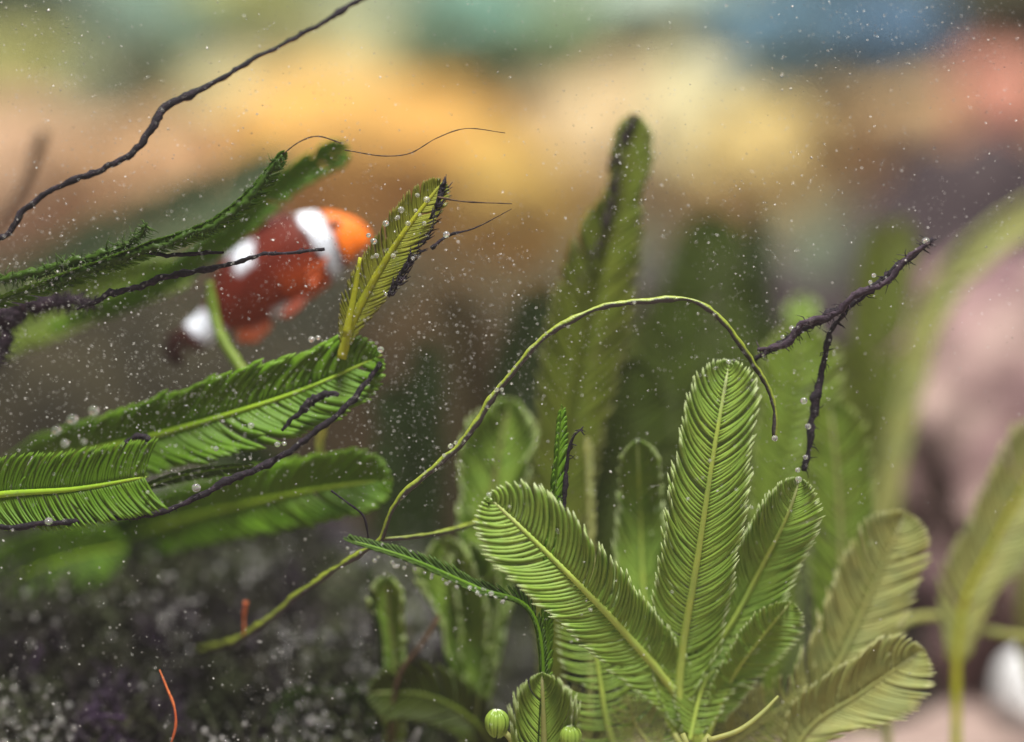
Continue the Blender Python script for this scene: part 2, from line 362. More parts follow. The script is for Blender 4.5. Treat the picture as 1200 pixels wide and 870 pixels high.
for (x0, y0, x1, y1, x2, y2, hw, d) in ((845, 880, 905, 838, 945, 800, 40, .316), (770, 885, 745, 850, 735, 815, 36, .312), (860, 890, 880, 850, 885, 800, 38, .318), (815, 880, 830, 835, 838, 795, 34, .317), (700, 890, 672, 850, 660, 800, 30, .318)):
    frond(A, [(x0, y0, d, 24), ((x0 + x1) / 2, (y0 + y1) / 2, d, hw), (x1, y1, d, hw), (x2, y2, d, hw * .7)], 26, G_PALE, G_PALE, rib=2.2, start=.02, a0=92, a1=50, cup=.15, fill=.5, sparse=.06)
st = px_path([(830, 868, .299, 3.4), (866, 856, .300, 3.2), (893, 836, .301, 2.8), (912, 816, .302, 1.6)], 16)
V, F, A_ = tube(st[:, :3], st[:, 3] * K * .3, 8); mk('stem', V, F, G_PALE, A, [0.3] * len(V))
st = px_path([b0 + (6,), (822, 880, .300, 5.5), (832, 862, .300, 4.5)], 12)
V, F, A_ = tube(st[:, :3], st[:, 3] * K * .3, 8, .05); mk('stem', V, F, G_PALE, A, [0.3] * len(V))
for q in ((800, 860, .302), (835, 895, .300), (730, 900, .306), (790, 860, .310)):
    st = px_path([gnd(818, .300) + (3.5,), ((q[0] + 818) / 2, max(q[1] + 12, 885), q[2], 3.5), q + (3.4,)], 8)
    V, F, A_ = tube(st[:, :3], st[:, 3] * K * .3, 7, .05); mk('stem', V, F, G_PALE, A, [0.3] * len(V))

# young fronds at the bottom, curled heads
M_BUD = frond_mat('bud_green', (.26, .40, .07), (.92, .95, .86), trans=.4, dirt=.25, rough=.22)
def bud(parent, px, py, d, r, stretch=1.35, lean=0.0, op=.9, deep=1.0):
    """rolled-up tip: nested meridian leaflets round a small egg-shaped core"""
    c = np.array(P(px, py, d)); s = K * d * r; acc = Acc(); n = 15
    for k in range(n):
        a = 2 * math.pi * (k + random.uniform(-.15, .15)) / n; Vv = []; Ff = []; Aa = []; lr = random.uniform(.90, 1.06)
        for j in range(10):
            th = math.pi * (j / 9) * op + .06; hw_ = 2 * math.pi / n * .56
            for e, rr in ((-1, .95), (-.5, 1.01), (.0, 1.03), (.5, 1.01), (1, .95)):
                aa = a + e * hw_ * (1 - .25 * j / 9)
                z = math.cos(th); z = z * (stretch if z < 0 else 1)
                p = s * rr * lr * np.array((math.sin(th) * math.cos(aa), math.sin(th) * math.sin(aa), z))
                p[0] += -lean * p[2]; p[1] *= deep
                Vv.append(c + p); Aa.append(max(0, 1 - j / 5.0) * .75 + (.25 if j < 2 else 0))  # tops whitened: a highlight painted into the bud colour
        for j in range(9):
            q = 5 * j; Ff += [(q + m_, q + 5 + m_, q + 6 + m_, q + 1 + m_) for m_ in range(4)]
        acc.add(Vv, Ff, Aa)
    Vc, Fc = ICO[2]; acc.add(Vc * s * np.array((.9, .9 * deep, .93)) + c, Fc, [.1] * len(Vc))
    return acc.build('curled_tip', M_BUD, parent)
B = plant(P(*gnd(640, .300)), 'short young feather algae frond with fanned leaflets standing between two round buds')
frond(B, [gnd(640, .300) + (30,), (638, 905, .300, 44), (637, 850, .299, 48), (635, 788, .298, 40)], 46, G_BRIGHT, G_PALE, True, rib=5.5, start=.25, a0=52, a1=4, cup=.30)
for px, py, d, r, lab in ((582, 846, .299, 14, 'small unfurling green bud on slanted stalk beside the fanned young frond'), (668, 863, .297, 13, 'tiny round green bud with a painted white highlight at the foot of the fanned young frond')):
    e_ = plant(P(*gnd(px + 30, d)), lab, name='algae_bud')
    st = px_path([gnd(px + 30, d) + (4,), (px + 22, py + 30, d, 4), (px + 4, py + 6, d, 3.2)], 10)
    V, F, A_ = tube(st[:, :3], st[:, 3] * K * d, 8); mk('stem', V, F, G_PALE, e_, [.3] * len(V)); bud(e_, px, py, d, r)

# right cluster, slightly behind focus
C_ = plant(P(*gnd(905, .318)), 'pale olive feather algae cluster beside the bright green cluster, leaning toward the pink rock')
frond(C_, [gnd(900, .318) + (20,), (925, 860, .318, 40), (980, 782, .318, 54), (1022, 690, .319, 48), (1062, 600, .319, 40)], 58, G_PALE, G_PALE, rib=5.4, start=.22, a0=62, a1=34, cup=.12)
frond(C_, [gnd(905, .314) + (20,), (945, 858, .313, 40), (1010, 812, .312, 52), (1082, 762, .312, 40)], 44, G_PALE, G_PALE, rib=3.6, start=.25, a0=66, a1=30, cup=.25)
frond(C_, [gnd(930, .33) + (20,), (975, 790, .333, 36), (985, 670, .335, 42), (982, 570, .336, 40), (972, 470, .336, 30)], 54, G_OLIVE, G_PALE, rib=4.6, start=.22, a0=60, a1=30)
D_ = plant(P(*gnd(1130, .345)), 'pale yellowish frond blurred behind the olive cluster, leaning away over the pink sand')
frond(D_, [gnd(1120, .345) + (10,), (1128, 715, .345, 40), (1160, 645, .345, 46), (1205, 560, .345, 52), (1240, 490, .345, 40)], 52, G_PALE, G_YEL, rib=5, start=.3, a0=60, a1=32)
st = px_path([gnd(1040, .34) + (5,), (1050, 738, .342, 5), (1095, 722, .345, 5), (1150, 738, .347, 5), (1235, 752, .35, 5)], 24)
V, F, A_ = tube(st[:, :3], st[:, 3] * K * .34, 8); mk('stem', V, F, G_PALE, D_, [.2] * len(V))
frond(D_, [gnd(1215, .36) + (10,), (1222, 745, .36, 40), (1228, 690, .36, 50), (1236, 620, .36, 40)], 36, G_PALE, G_YEL, rib=4, start=.3)
Y_ = plant(P(1060, 700, .40), 'blurred yellowish ribbon frond slanting across the pink encrusted rock')
frond(Y_, [gnd(1010, .395) + (20,), (1030, 640, .395, 14), (1062, 470, .395, 17), (1090, 370, .395, 19), (1140, 300, .395, 20), (1235, 232, .395, 18)], 60, G_PALE, G_PALE, rib=4, start=.2, a0=50, a1=30)
frond(Y_, [gnd(1035, .39) + (20,), (1030, 620, .40, 28), (1026, 420, .402, 36), (1046, 255, .404, 30)], 56, G_HAZE, G_HAZE, rib=4.5, start=.2)

# tall fronds behind the focus plane
def lone(rows, pairs, lm, rm, label, d0=None, **k):
    r0 = rows[0]; e_ = plant(P(*r0[:3]), label); frond(e_, rows, pairs, lm, rm, **k); return e_
H = lone([gnd(640, .335) + (20,), (655, 600, .336, 40), (680, 430, .335, 52), (706, 310, .333, 38), (724, 250, .332, 22), (736, 205, .331, 26), (740, 175, .331, 21), (744, 134, .331, 3)], 96, G_HAZE, G_HAZE, 'tall olive frond whose pointed purple-edged tip rises above all the others', rib=3, start=.15, a0=50, a1=30, cup=.12, blunt=True, fill=1.35, thick=.04)
acc = Acc()                                     # dead purple margin of the tall frond
for q in range(120):
    u = random.random() ** 1.8; e = np.interp(u, (0, .12, .28, .42, .7, 1), (742, 724, 714, 716, 702, 676)); py = 138 + 200 * u
    w_ = np.interp(u, (0, .12, .3, .42, 1), (3, 12, 14, 9, 5))
    V, F = lump(P(e + random.uniform(-2, w_), py, .330 + random.uniform(0, .0015)), (random.uniform(2.0, 5.0) * K * .33 * (1 - .6 * u),) * 3, .5, 2, q, 1); acc.add(V, F)
acc.build('dead_margin', M_PURP, H, kind='stuff')
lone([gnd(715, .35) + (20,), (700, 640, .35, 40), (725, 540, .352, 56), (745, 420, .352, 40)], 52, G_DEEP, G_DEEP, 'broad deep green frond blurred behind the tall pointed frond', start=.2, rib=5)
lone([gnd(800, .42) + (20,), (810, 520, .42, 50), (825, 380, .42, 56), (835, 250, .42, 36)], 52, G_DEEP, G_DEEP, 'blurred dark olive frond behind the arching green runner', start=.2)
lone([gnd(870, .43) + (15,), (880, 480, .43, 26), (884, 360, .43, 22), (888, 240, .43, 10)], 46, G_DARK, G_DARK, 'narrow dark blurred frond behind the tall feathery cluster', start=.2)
lone([gnd(560, .333) + (15,), (572, 640, .333, 44), (580, 560, .332, 44), (598, 466, .330, 30)], 46, G_BRIGHT, G_PALE, 'blurred light green round-tipped frond under the arch of the green runner', start=.25, cup=.4, a0=50, a1=14)
e_ = plant(P(560, 760, .325), 'pair of blurred round light green frond heads behind the bubbly slanting frond')
frond(e_, [gnd(540, .33) + (10,), (545, 760, .33, 34), (530, 690, .328, 42), (520, 628, .326, 34)], 36, G_BRIGHT, G_PALE, start=.3, cup=.45, a0=50, a1=8)
frond(e_, [gnd(560, .33) + (10,), (560, 740, .33, 30), (556, 690, .329, 34), (548, 634, .328, 26)], 32, G_BRIGHT, G_PALE, start=.3, cup=.45, a0=50, a1=8)
lone([gnd(460, .325) + (10,), (462, 770, .325, 16), (456, 720, .324, 22), (452, 672, .322, 16)], 30, G_BRIGHT, G_PALE, 'small blurred rounded frond head over the turf rock, beside a thin dark stalk', start=.3, cup=.45, a0=46, a1=6)
lone([gnd(640, .302) + (6,), (642, 640, .302, 12), (652, 560, .301, 13), (658, 474, .300, 6)], 54, G_LEFT, G_LEFT, 'slender upright edge-on green shoot beside the dark barbed twig', start=.2, a0=40, a1=18, rib=2.5, roll=50)
lone([gnd(690, .32) + (4,), (690, 640, .32, 10), (688, 560, .32, 9), (686, 512, .32, 4)], 46, G_PALE, G_PALE, 'thin pale vertical stalk blurred behind the slender shoot', start=.2, a0=30, a1=10, rib=2.5, roll=60)
lone([gnd(900, .335) + (10,), (910, 600, .337, 40), (930, 480, .34, 52), (938, 380, .342, 30)], 46, G_OLIVE, G_OLIVE, 'blurred olive frond under the black barbed twig', start=.2)
lone([gnd(930, .38) + (6,), (935, 480, .375, 14), (938, 400, .37, 20), (941, 345, .37, 16)], 30, G_BRIGHT, G_BRIGHT, 'small blurred green frond tip poking up over the black barbed twig', start=.3)

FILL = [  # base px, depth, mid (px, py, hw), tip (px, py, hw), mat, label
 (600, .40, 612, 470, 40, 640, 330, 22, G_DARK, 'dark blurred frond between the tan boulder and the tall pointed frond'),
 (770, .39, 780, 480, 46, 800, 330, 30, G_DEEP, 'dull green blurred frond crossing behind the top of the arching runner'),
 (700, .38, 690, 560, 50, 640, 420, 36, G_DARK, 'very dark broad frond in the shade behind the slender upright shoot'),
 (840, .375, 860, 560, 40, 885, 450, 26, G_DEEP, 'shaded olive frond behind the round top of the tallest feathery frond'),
 (500, .40, 492, 540, 30, 500, 400, 16, G_DARK, 'nearly black narrow frond put in for the shadow beside the yellow-green frond'),  # black strip of a dark vertical shadow, shaped as a frond
 (455, .39, 470, 560, 34, 462, 450, 20, G_DARK, 'nearly black frond put in for the shadow in the gap between the two long leaning fronds'),  # second dark shadow, likewise built as a black frond
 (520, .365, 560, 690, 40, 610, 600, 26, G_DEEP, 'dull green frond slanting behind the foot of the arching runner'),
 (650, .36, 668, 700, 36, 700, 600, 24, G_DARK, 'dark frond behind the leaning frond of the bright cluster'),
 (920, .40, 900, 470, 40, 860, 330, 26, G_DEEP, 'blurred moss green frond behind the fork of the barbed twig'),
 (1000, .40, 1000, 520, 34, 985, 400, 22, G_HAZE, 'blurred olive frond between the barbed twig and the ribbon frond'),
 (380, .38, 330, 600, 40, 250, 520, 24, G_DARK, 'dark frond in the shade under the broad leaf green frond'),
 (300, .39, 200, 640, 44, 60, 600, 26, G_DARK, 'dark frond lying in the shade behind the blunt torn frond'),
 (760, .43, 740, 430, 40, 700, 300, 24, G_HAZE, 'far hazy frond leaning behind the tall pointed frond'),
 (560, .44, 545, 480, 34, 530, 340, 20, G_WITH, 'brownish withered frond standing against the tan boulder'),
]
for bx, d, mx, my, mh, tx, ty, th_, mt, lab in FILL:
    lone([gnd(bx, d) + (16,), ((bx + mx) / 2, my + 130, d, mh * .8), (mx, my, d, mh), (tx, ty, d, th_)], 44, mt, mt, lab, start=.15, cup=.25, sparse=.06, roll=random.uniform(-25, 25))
# left fronds
E1 = lone([(-10, 560, .36, 26), (50, 540, .338, 36), (130, 524, .319, 48), (260, 488, .309, 52), (360, 455, .307, 46), (448, 416, .306, 34)], 104, G_LEFT, G_LRIB, 'broad leaf green frond with yellow midrib leaning below the fish', single=True, rib=5.2, start=.08, a0=62, a1=16, cup=.06, fill=1.35, thick=.035)
E2 = lone([(-60, 592, .304, 46), (0, 580, .301, 46), (90, 573, .298, 48), (172, 559, .297, 44)], 78, G_LEFT, G_LRIB, 'blunt torn green frond end with dark lower edge along the black filament', single=True, rib=4.4, start=.05, a0=80, a1=44, cup=.08, blunt=True, end=.985, fill=1.3, thick=.035)
E3 = lone([(-20, 700, .39, 26), (90, 655, .37, 34), (200, 613, .345, 42), (300, 588, .328, 44), (380, 572, .318, 42), (460, 562, .316, 36)], 100, G_LEFT, G_LRIB, 'long green frond with round pale tip lying just above the turf rock', rib=5, start=.05, a0=62, a1=16, cup=.06, fill=1.35, thick=.035)
lone([(-80, 720, .35, 34), (0, 685, .35, 44), (80, 655, .348, 40), (150, 640, .346, 20)], 50, G_LEFT, G_LRIB, 'blurred green frond half hidden under the long round-tipped frond', start=.05)
lone([(150, 578, .306, 8), (200, 560, .306, 13), (250, 550, .306, 13), (300, 545, .307, 6)], 44, G_EDGE, G_LEFT, 'narrow dark frond behind the torn blunt frond end', start=.05, roll=55, rib=2.5)
lone([(-60, 372, .305, 12), (60, 332, .302, 15), (170, 292, .300, 14), (250, 262, .299, 14), (300, 222, .299, 14), (334, 176, .298, 6)], 150, G_LEFT, G_EDGE, 'long narrow dark green frond seen edge-on above the fish', start=.03, roll=52, a0=46, a1=22, rib=3.4, sparse=.12)
lone([(60, 385, .34, 14), (180, 336, .335, 15), (275, 268, .330, 17), (345, 208, .328, 18), (408, 170, .327, 22)], 80, G_LEFT, G_LEFT, 'blurred green frond with dark-rimmed tip above the back of the fish', start=.05, rib=4, roll=25)
lone([(-80, 400, .45, 40), (60, 330, .45, 46), (180, 268, .45, 40), (290, 215, .45, 30), (345, 180, .45, 12)], 60, G_GREY, G_GREY, 'wide hazy grey-green frond behind the long edge-on frond', start=.05)
lone([(-80, 420, .35, 40), (40, 370, .345, 40), (140, 335, .34, 30), (230, 318, .336, 14)], 54, G_OLIVE, G_OLIVE, 'hazy olive frond drooping beside the tail of the fish', start=.05)
F4 = lone([(400, 420, .305, 14), (412, 380, .304, 24), (440, 325, .303, 26), (475, 270, .302, 26), (520, 212, .302, 12)], 66, G_BRN, G_YEL, 'yellow-green frond with brown decayed edge and silvery bubbles in front of the fish snout', start=.06, rib=5, a0=54, a1=30)
V, F, A_ = tube(px_path([(405, 395, .302, 1), (416, 340, .301, 1), (422, 302, .300, 1)], 12)[:, :3], np.linspace(5, 2, 12) * K * .3, 8); mk('side_shoot', V, F, G_YEL, F4, [.4] * len(V))
acc = Acc()
for q in range(200):
    u = random.random(); base = spline([list(P(455, 345, .3015)), list(P(482, 300, .3015)), list(P(508, 250, .3015)), list(P(518, 212, .3015))], 20)[int(u * 19)]
    dv = np.array((random.uniform(.1, 1), random.uniform(-.4, .4), random.uniform(-.5, 1))); ln = random.uniform(4, 17) * K * .3
    V, F, A_ = tube(np.array([base, base + unit(dv) * ln * .5, base + unit(dv + (0, 0, .4)) * ln]), np.array((2.2, 1.3, .3)) * K * .3, 5, .2); acc.add(V, F)
acc.build('decayed_edge', M_BLACK, F4, kind='stuff')
e_ = lone([gnd(625, .300) + (10,), (622, 718, .299, 10), (560, 690, .298, 14), (480, 655, .297, 12), (402, 631, .297, 5)], 80, G_EDGE, G_LEFT, 'slanting edge-on dark green frond studded with bubbles above the turf rock', start=.18, roll=60, rib=4, a0=40, a1=20)
e_ = plant(P(340, 900, .33), 'blurred dull green fronds lying low across the bubbly turf rock')
frond(e_, [gnd(480, .345) + (20,), (470, 850, .335, 40), (400, 845, .333, 46), (310, 860, .332, 30)], 44, G_EDGE, G_OLIVE, start=.15)
frond(e_, [gnd(600, .335) + (20,), (560, 850, .325, 34), (500, 815, .323, 40), (430, 812, .322, 24)], 40, G_DEEP, G_OLIVE, start=.15)

# ------------------------------------------------------------------ runners and filaments
def filament(name, rows, mat, label, cat, n=80, jit=.12, wob=.35, hairs=0, hl=18, parent=None, ns=8, t=None):
    C = px_path(rows, n); R = C[:, 3] * K * C[:, 1] * (.72 if mat is M_BLACK else .88 if mat is M_STOLON else 1); C = C[:, :3].copy()
    for i in range(n):
        for k in (0, 2): C[i, k] += wob * R[i] * (.9 * nz((i * .13, k * 9, len(name)), 1, rows[0][0] * .013) + .5 * nz((i * .41, k * 5, 2), 1, rows[0][0] * .013))
        R[i] *= .9 + .45 * nz((i * .23, 3, 1), 1, rows[0][1] * .017) + .3 * nz((i * .7, 3, 5), 1, rows[0][1] * .017)
    V, F, A = tube(C, R, ns, jit)
    if parent is None:
        o = mk(name, V, F, mat, None, A, loc=Vector(C[0])); tag(o, label, cat)
    else: o = mk(name, V, F, mat, parent, A)
    if hairs:
        acc = Acc()
        for _ in range(hairs):
            i = random.randrange(n - 1); dv = np.array((random.uniform(-1, 1), random.uniform(-.5, .5), random.uniform(-1, .6))); dv = unit(dv)
            ln = random.uniform(.3, 1) * hl * K * C[i, 1]
            V, F, A = tube(np.array([C[i], C[i] + dv * ln * .5 + rng.normal(0, .16, 3) * ln, C[i] + dv * ln + rng.normal(0, .1, 3) * ln]), np.array((1.0, .6, .2)) * K * C[i, 1], 5); acc.add(V, F, A)
        acc.build('bristles', mat, o, kind='stuff')
    return o
s1 = filament('green_runner', [(235, 762, .338, 5), (254, 758, .326, 6), (300, 738, .318, 6), (345, 700, .313, 5), (420, 650, .306, 4.2), (447, 632, .303, 4.2), (465, 588, .301, 4.5), (540, 520, .300, 5), (590, 450, .300, 4.6), (640, 394, .299, 4.4), (700, 362, .299, 4.2), (760, 353, .298, 4.0), (812, 353, .298, 4.0), (850, 380, .298, 4.2), (882, 425, .300, 4.0), (904, 465, .301, 4.0), (908, 515, .301, 3.6)], M_STOLON, 'thin green runner arching over the fronds, its dark edge dotted with bubbles', 'runner', 170, .13, .7, 120, 8)
filament('side_runner', [(447, 632, .303, 3.5), (480, 630, .304, 3.6), (520, 624, .308, 3.6), (560, 612, .314, 3.4)], M_STOLON, '', '', 24, .05, .2, parent=s1)
s2 = filament('barbed_twig', [(885, 420, .306, 6), (920, 400, .304, 6), (960, 375, .302, 6.5), (1010, 347, .301, 7), (1050, 316, .300, 6), (1094, 280, .299, 3.5)], M_BLACK, 'purple-black barbed twig slanting up beside the tallest feathery frond', 'twig', 60, .3, 1.0, 170, 15)
filament('twisted_strand', [(888, 410, .303, 4), (920, 404, .302, 4), (945, 378, .301, 4.5), (975, 372, .300, 4), (1005, 343, .299, 4.5), (1035, 334, .299, 4), (1060, 306, .298, 3), (1090, 284, .298, 2)], M_PURP, '', '', 60, .3, 1.2, 60, 16, parent=s2)
filament('side_twig', [(992, 362, .302, 5.5), (972, 390, .303, 5.5), (964, 425, .304, 6), (954, 480, .305, 9), (950, 510, .305, 6), (942, 552, .305, 4)], M_BLACK, '', '', 40, .3, .9, 70, 14, parent=s2)
filament('dark_filament', [(-40, 300, .304, 7), (0, 275, .304, 7), (50, 232, .304, 6), (110, 203, .304, 5.5), (160, 172, .304, 5.5), (190, 132, .305, 7), (240, 102, .306, 5.5), (330, 52, .308, 5), (400, 14, .310, 5), (470, -25, .312, 5)], M_BLACK, 'long dark filament crossing in front of the blurred coral bank', 'filament', 130, .2, 1.1, 30, 6)
filament('dark_filament', [(-40, 620, .298, 5), (20, 616, .298, 5), (110, 611, .298, 5), (190, 598, .299, 4.5), (260, 568, .301, 6), (310, 545, .302, 7), (370, 506, .303, 5.5), (410, 470, .304, 6), (446, 425, .305, 4)], M_BLACK, 'long black filament running under the blunt torn frond end', 'filament', 110, .22, .9, 50, 8)
filament('dark_filament', [(90, 362, .302, 3), (130, 345, .302, 6), (200, 325, .301, 6), (260, 312, .301, 5), (310, 300, .301, 3.5), (380, 292, .301, 2.5)], M_BLACK, 'black filament crossing in front of the body of the fish', 'filament', 70, .22, 1.0, 20, 8)
filament('dark_filament', [(150, 290, .300, 2), (180, 297, .300, 4), (240, 297, .300, 4), (262, 296, .300, 2)], M_BLACK, 'short black filament under the long edge-on frond beside the fish back', 'filament', 40, .2, .9)
filament('dark_filament', [(330, 505, .304, 3), (345, 488, .304, 5), (368, 468, .304, 8), (385, 460, .304, 6), (398, 464, .304, 3)], M_BLACK, 'curled black shred on the underside of the broad leaf green frond', 'filament', 30, .25, .8)
filament('dark_filament', [(388, 575, .298, 1.6), (408, 590, .298, 1.7), (426, 605, .299, 1.9), (432, 632, .300, 2)], M_BLACK, 'short thin dark thread at the pale tip of the long frond', 'filament', 24, .1, .4)
filament('barbed_twig', [(654, 640, .300, 3), (662, 580, .300, 4), (664, 545, .300, 3.5), (670, 515, .299, 2.2), (684, 500, .299, 1.2)], M_BLACK, 'small black barbed twig beside the slender upright shoot', 'twig', 30, .25, .8, 26, 12)
filament('purple_shred', [(140, 525, .306, 3), (158, 512, .306, 5), (172, 514, .305, 6), (180, 524, .305, 3)], M_BLACK, 'purple-black shred between the broad frond and the blunt torn one', 'filament', 24, .3, .6)
filament('stalk', [(246, 330, .325, 5), (250, 365, .325, 6), (262, 400, .322, 6), (290, 445, .318, 7)], G_OLIVE, 'blurred olive green stalk between the tail and belly of the fish', 'stalk', 24, .05, .2, t=.3)
filament('stalk', [(378, 545, .318, 6), (375, 520, .318, 6), (380, 490, .316, 6), (384, 465, .312, 5)], M_STEM, 'short green stalk between the two long leaning fronds', 'stalk', 20, .05, .2)
filament('stalk', [gnd(440, .335) + (3,), (446, 760, .322, 3.4), (436, 705, .321, 3.4), (434, 668, .321, 3)], M_OLIVE if False else G_DARK, 'thin dark olive stalk over the turf rock beside the small round frond head', 'stalk', 24, .08, .3)
filament('stalk', [gnd(450, .33) + (3,), (468, 790, .321, 3), (492, 758, .320, 3.4), (515, 722, .320, 3)], M_HAIR, 'greyish broken stalk lying across the dark turf rock', 'stalk', 24, .15, .5)
filament('hair_strand', [(330, 182, .298, .9), (352, 166, .298, .9), (372, 160, .298, .9), (400, 168, .299, .9)], M_HAIR, 'fine dark hair at the tip of the long edge-on frond', 'hair', 24, 0, .0, ns=5)
filament('hair_strand', [(404, 176, .300, .8), (450, 183, .300, .8), (480, 180, .300, .8), (512, 162, .300, .7), (545, 151, .300, .7), (592, 156, .300, .5)], M_HAIR, 'long hair-thin brown strand waving in front of the apricot coral', 'hair', 50, 0, 0, ns=5)
filament('hair_strand', [(512, 231, .300, 1.4), (540, 236, .300, 1.1), (600, 239, .300, .6)], M_HAIR, 'straight thin brown strand from the brown tip of the yellow frond', 'hair', 24, 0, 0, ns=5)
filament('hair_strand', [(505, 292, .301, 4), (525, 276, .301, 3.5), (555, 268, .301, 1.6), (600, 245, .301, .7)], M_BLACK, 'black tapering strand beside the large silvery bubble on the yellow frond', 'hair', 30, .2, .4, ns=6)
filament('red_bristle', [(187, 785, .296, .5), (195, 805, .296, 1.3), (204, 828, .296, 1.7), (206, 850, .296, 1.7), (198, 880, .297, 1.6), (190, 925, .300, 1.5)], M_RED, 'thin curved orange-red bristle standing in front of the turf rock', 'bristle', 40, .02, 0, ns=6)
filament('red_bristle', [(285, 745, .319, 1.5), (286, 735, .319, 1.6), (286, 722, .319, 2.2), (288, 706, .318, 2.8)], M_RED, 'short blurred orange bristle rising from the pale end of the runner', 'bristle', 20, .05, 0, ns=6)

tf = filament('purple_tuft', [(-30, 350, .311, 9), (0, 372, .312, 12), (30, 362, .312, 9), (70, 350, .312, 7), (110, 352, .312, 4)], M_PURP, 'dark purple fuzzy tuft of dead algae under the long edge-on frond', 'algae tuft', 40, .4, 1.2, 700, 24)
filament('strand', [(0, 372, .312, 8), (6, 400, .312, 7), (-10, 430, .312, 5)], M_PURP, '', '', 20, .4, 1.0, 260, 20, parent=tf)
filament('fuzzy_strand', [(-30, 338, .302, 4), (40, 318, .301, 5), (110, 300, .300, 5), (160, 280, .299, 3), (172, 262, .298, 1.5)], G_EDGE, 'fuzzy green strand sticking up beside the short black filament', 'algae strand', 60, .4, 1.0, 420, 18)
filament('fuzzy_strand', [(60, 336, .301, 3), (130, 306, .300, 5), (200, 283, .298, 5), (262, 258, .297, 5), (300, 222, .297, 5), (330, 182, .297, 2)], G_EDGE, 'ragged dark green growth along the long edge-on frond', 'algae strand', 80, .4, .8, 520, 13)
filament('stalk', [(-20, 290, .37, 4), (20, 225, .37, 6), (38, 190, .37, 7), (50, 152, .37, 9)], M_HAIR, 'blurred brownish stalk behind the dark filament by the peach coral', 'stalk', 24, .1, .4)
# ------------------------------------------------------------------ clownfish
FDp = .339
FS = K * FDp
fish = empty('clownfish', P(315, 325, FDp), 'dark red-brown clownfish with white bands and orange snout swimming behind the fronds', 'fish')
def fish_mat(name, col2=None):
    m, nt, b = newmat(name); at = nt.nodes.new('ShaderNodeAttribute'); at.attribute_name = 'fishcol'
    c = mixc(nt, ramp(nt, noisetex(nt, 700, 4), [(.35, (0, 0, 0)), (.7, (.35, .35, .35))]), at.outputs['Color'], (.04, .012, .01))
    nt.links.new(c, b.inputs['Base Color']); b.inputs['Roughness'].default_value = .55; b.inputs['Specular IOR Level'].default_value = .2; bump(nt, b, noisetex(nt, 2200, 2), .0002, .5); return m
M_FISH = fish_mat('fish_skin')
spine = px_path([(434, 277, FDp, 3), (428, 278, FDp, 13), (412, 279, FDp, 25), (388, 284, FDp, 38), (355, 298, FDp, 48), (318, 320, FDp + .001, 50), (284, 344, FDp + .002, 42), (258, 369, FDp + .003, 25), (238, 386, FDp + .004, 18), (224, 397, FDp + .004, 17), (216, 402, FDp + .004, 10)], 60)
ns = 28; V = []; CO = []
T = frames(spine[:, :3])
for i in range(60):
    t = T[i]; up = unit(np.array((0, 0, 1.0)) - t * t[2]); sd = np.cross(t, up); h = spine[i, 3] * FS; u = i / 59
    wth = h * (.46 + .12 * math.sin(min(1, u * 1.5) * math.pi)) if u < .75 else h * .38
    for j in range(ns):
        a = 2 * math.pi * j / ns; v = math.cos(a); V.append(spine[i, :3] + up * h * v + sd * wth * math.sin(a) * (1 - .15 * max(0, v) ** 2))
        uu = u + (.006 - .020 * v - .012 * v * v if u < .35 else -.015 * v)                 # bands lean with the body height
        body = np.array((.17, .018, .006)); orange = np.array((.95, .20, .010)); dk = np.array((.06, .014, .010)); wh = np.array((.80, .86, .98))
        if uu < .18: c = orange * (1 - .25 * max(0, v))
        else: c = body * (1 - .6 * max(0, v)) + np.array((.42, .07, 0)) * max(0, -v - .05) * (1.2 if u < .45 else .35)
        if .168 < uu < .246: c = wh
        if .48 < uu + .02 * math.sin(7 * a) < .58 and (v > .38 or v < -.86): c = wh
        if .82 < uu < .935: c = wh
        if uu >= .935: c = dk
        for lo in (.160, .256, .82):
            if abs(uu - lo) < .012 and c is not wh: c = dk
        CO.append(c)
F = [(i * ns + j, i * ns + (j + 1) % ns, (i + 1) * ns + (j + 1) % ns, (i + 1) * ns + j) for i in range(59) for j in range(ns)]
F += [tuple(range(ns))[::-1], tuple(59 * ns + j for j in range(ns))]
bo = mk('body', V, F, M_FISH, fish)
def setcol(o, cols):
    a = o.data.attributes.new('fishcol', 'FLOAT_COLOR', 'POINT'); a.data.foreach_set('color', np.concatenate([[*c, 1.0] for c in cols]).astype(np.float32))
setcol(bo, CO)
def fin(name, root, tip, col, colt, dy=0.0, rays=9, parent=fish):
    """a fin: rays from the root line (px) to the tip line (px), with rippled membrane and thickness"""
    n = rays * 2 + 1; R0 = px_path([(x, y, FDp + dz, 0) for x, y, dz in root], n)[:, :3]; R1 = px_path([(x, y, FDp + dz, 0) for x, y, dz in tip], n)[:, :3]
    V = []; C = []; F = []; m = 6
    for s in (0, 1):
        for i in range(n):
            for j in range(m + 1):
                f = j / m; p = R0[i] * (1 - f) + R1[i] * f * (1 if i % 2 else .995) + R1[i] * 0
                if not i % 2: p = R0[i] * (1 - f * .96) + R1[i] * (f * .96)
                th = (.0004 if i % 2 else .00015) * (1 - .7 * f); p = p + np.array((0, (th if s else -th) + dy + .0006 * math.sin(i * 1.1) * f, 0))
                V.append(p); C.append(np.array(col) * (1 - f) + np.array(colt) * f)
    W = m + 1; N_ = n * W
    for i in range(n - 1):
        for j in range(m):
            a = i * W + j; q = (a, a + 1, a + W + 1, a + W); F.append(q); F.append(tuple(x + N_ for x in q[::-1]))
    for i in range(n - 1): F.append((i * W + m, N_ + i * W + m, N_ + (i + 1) * W + m, (i + 1) * W + m))
    for j in range(m): F.append((j, N_ + j, N_ + j + 1, j + 1)); a = (n - 1) * W + j; F.append((a, a + 1, N_ + a + 1, N_ + a))
    o = mk(name, V, F, M_FISH, parent); setcol(o, C); return o
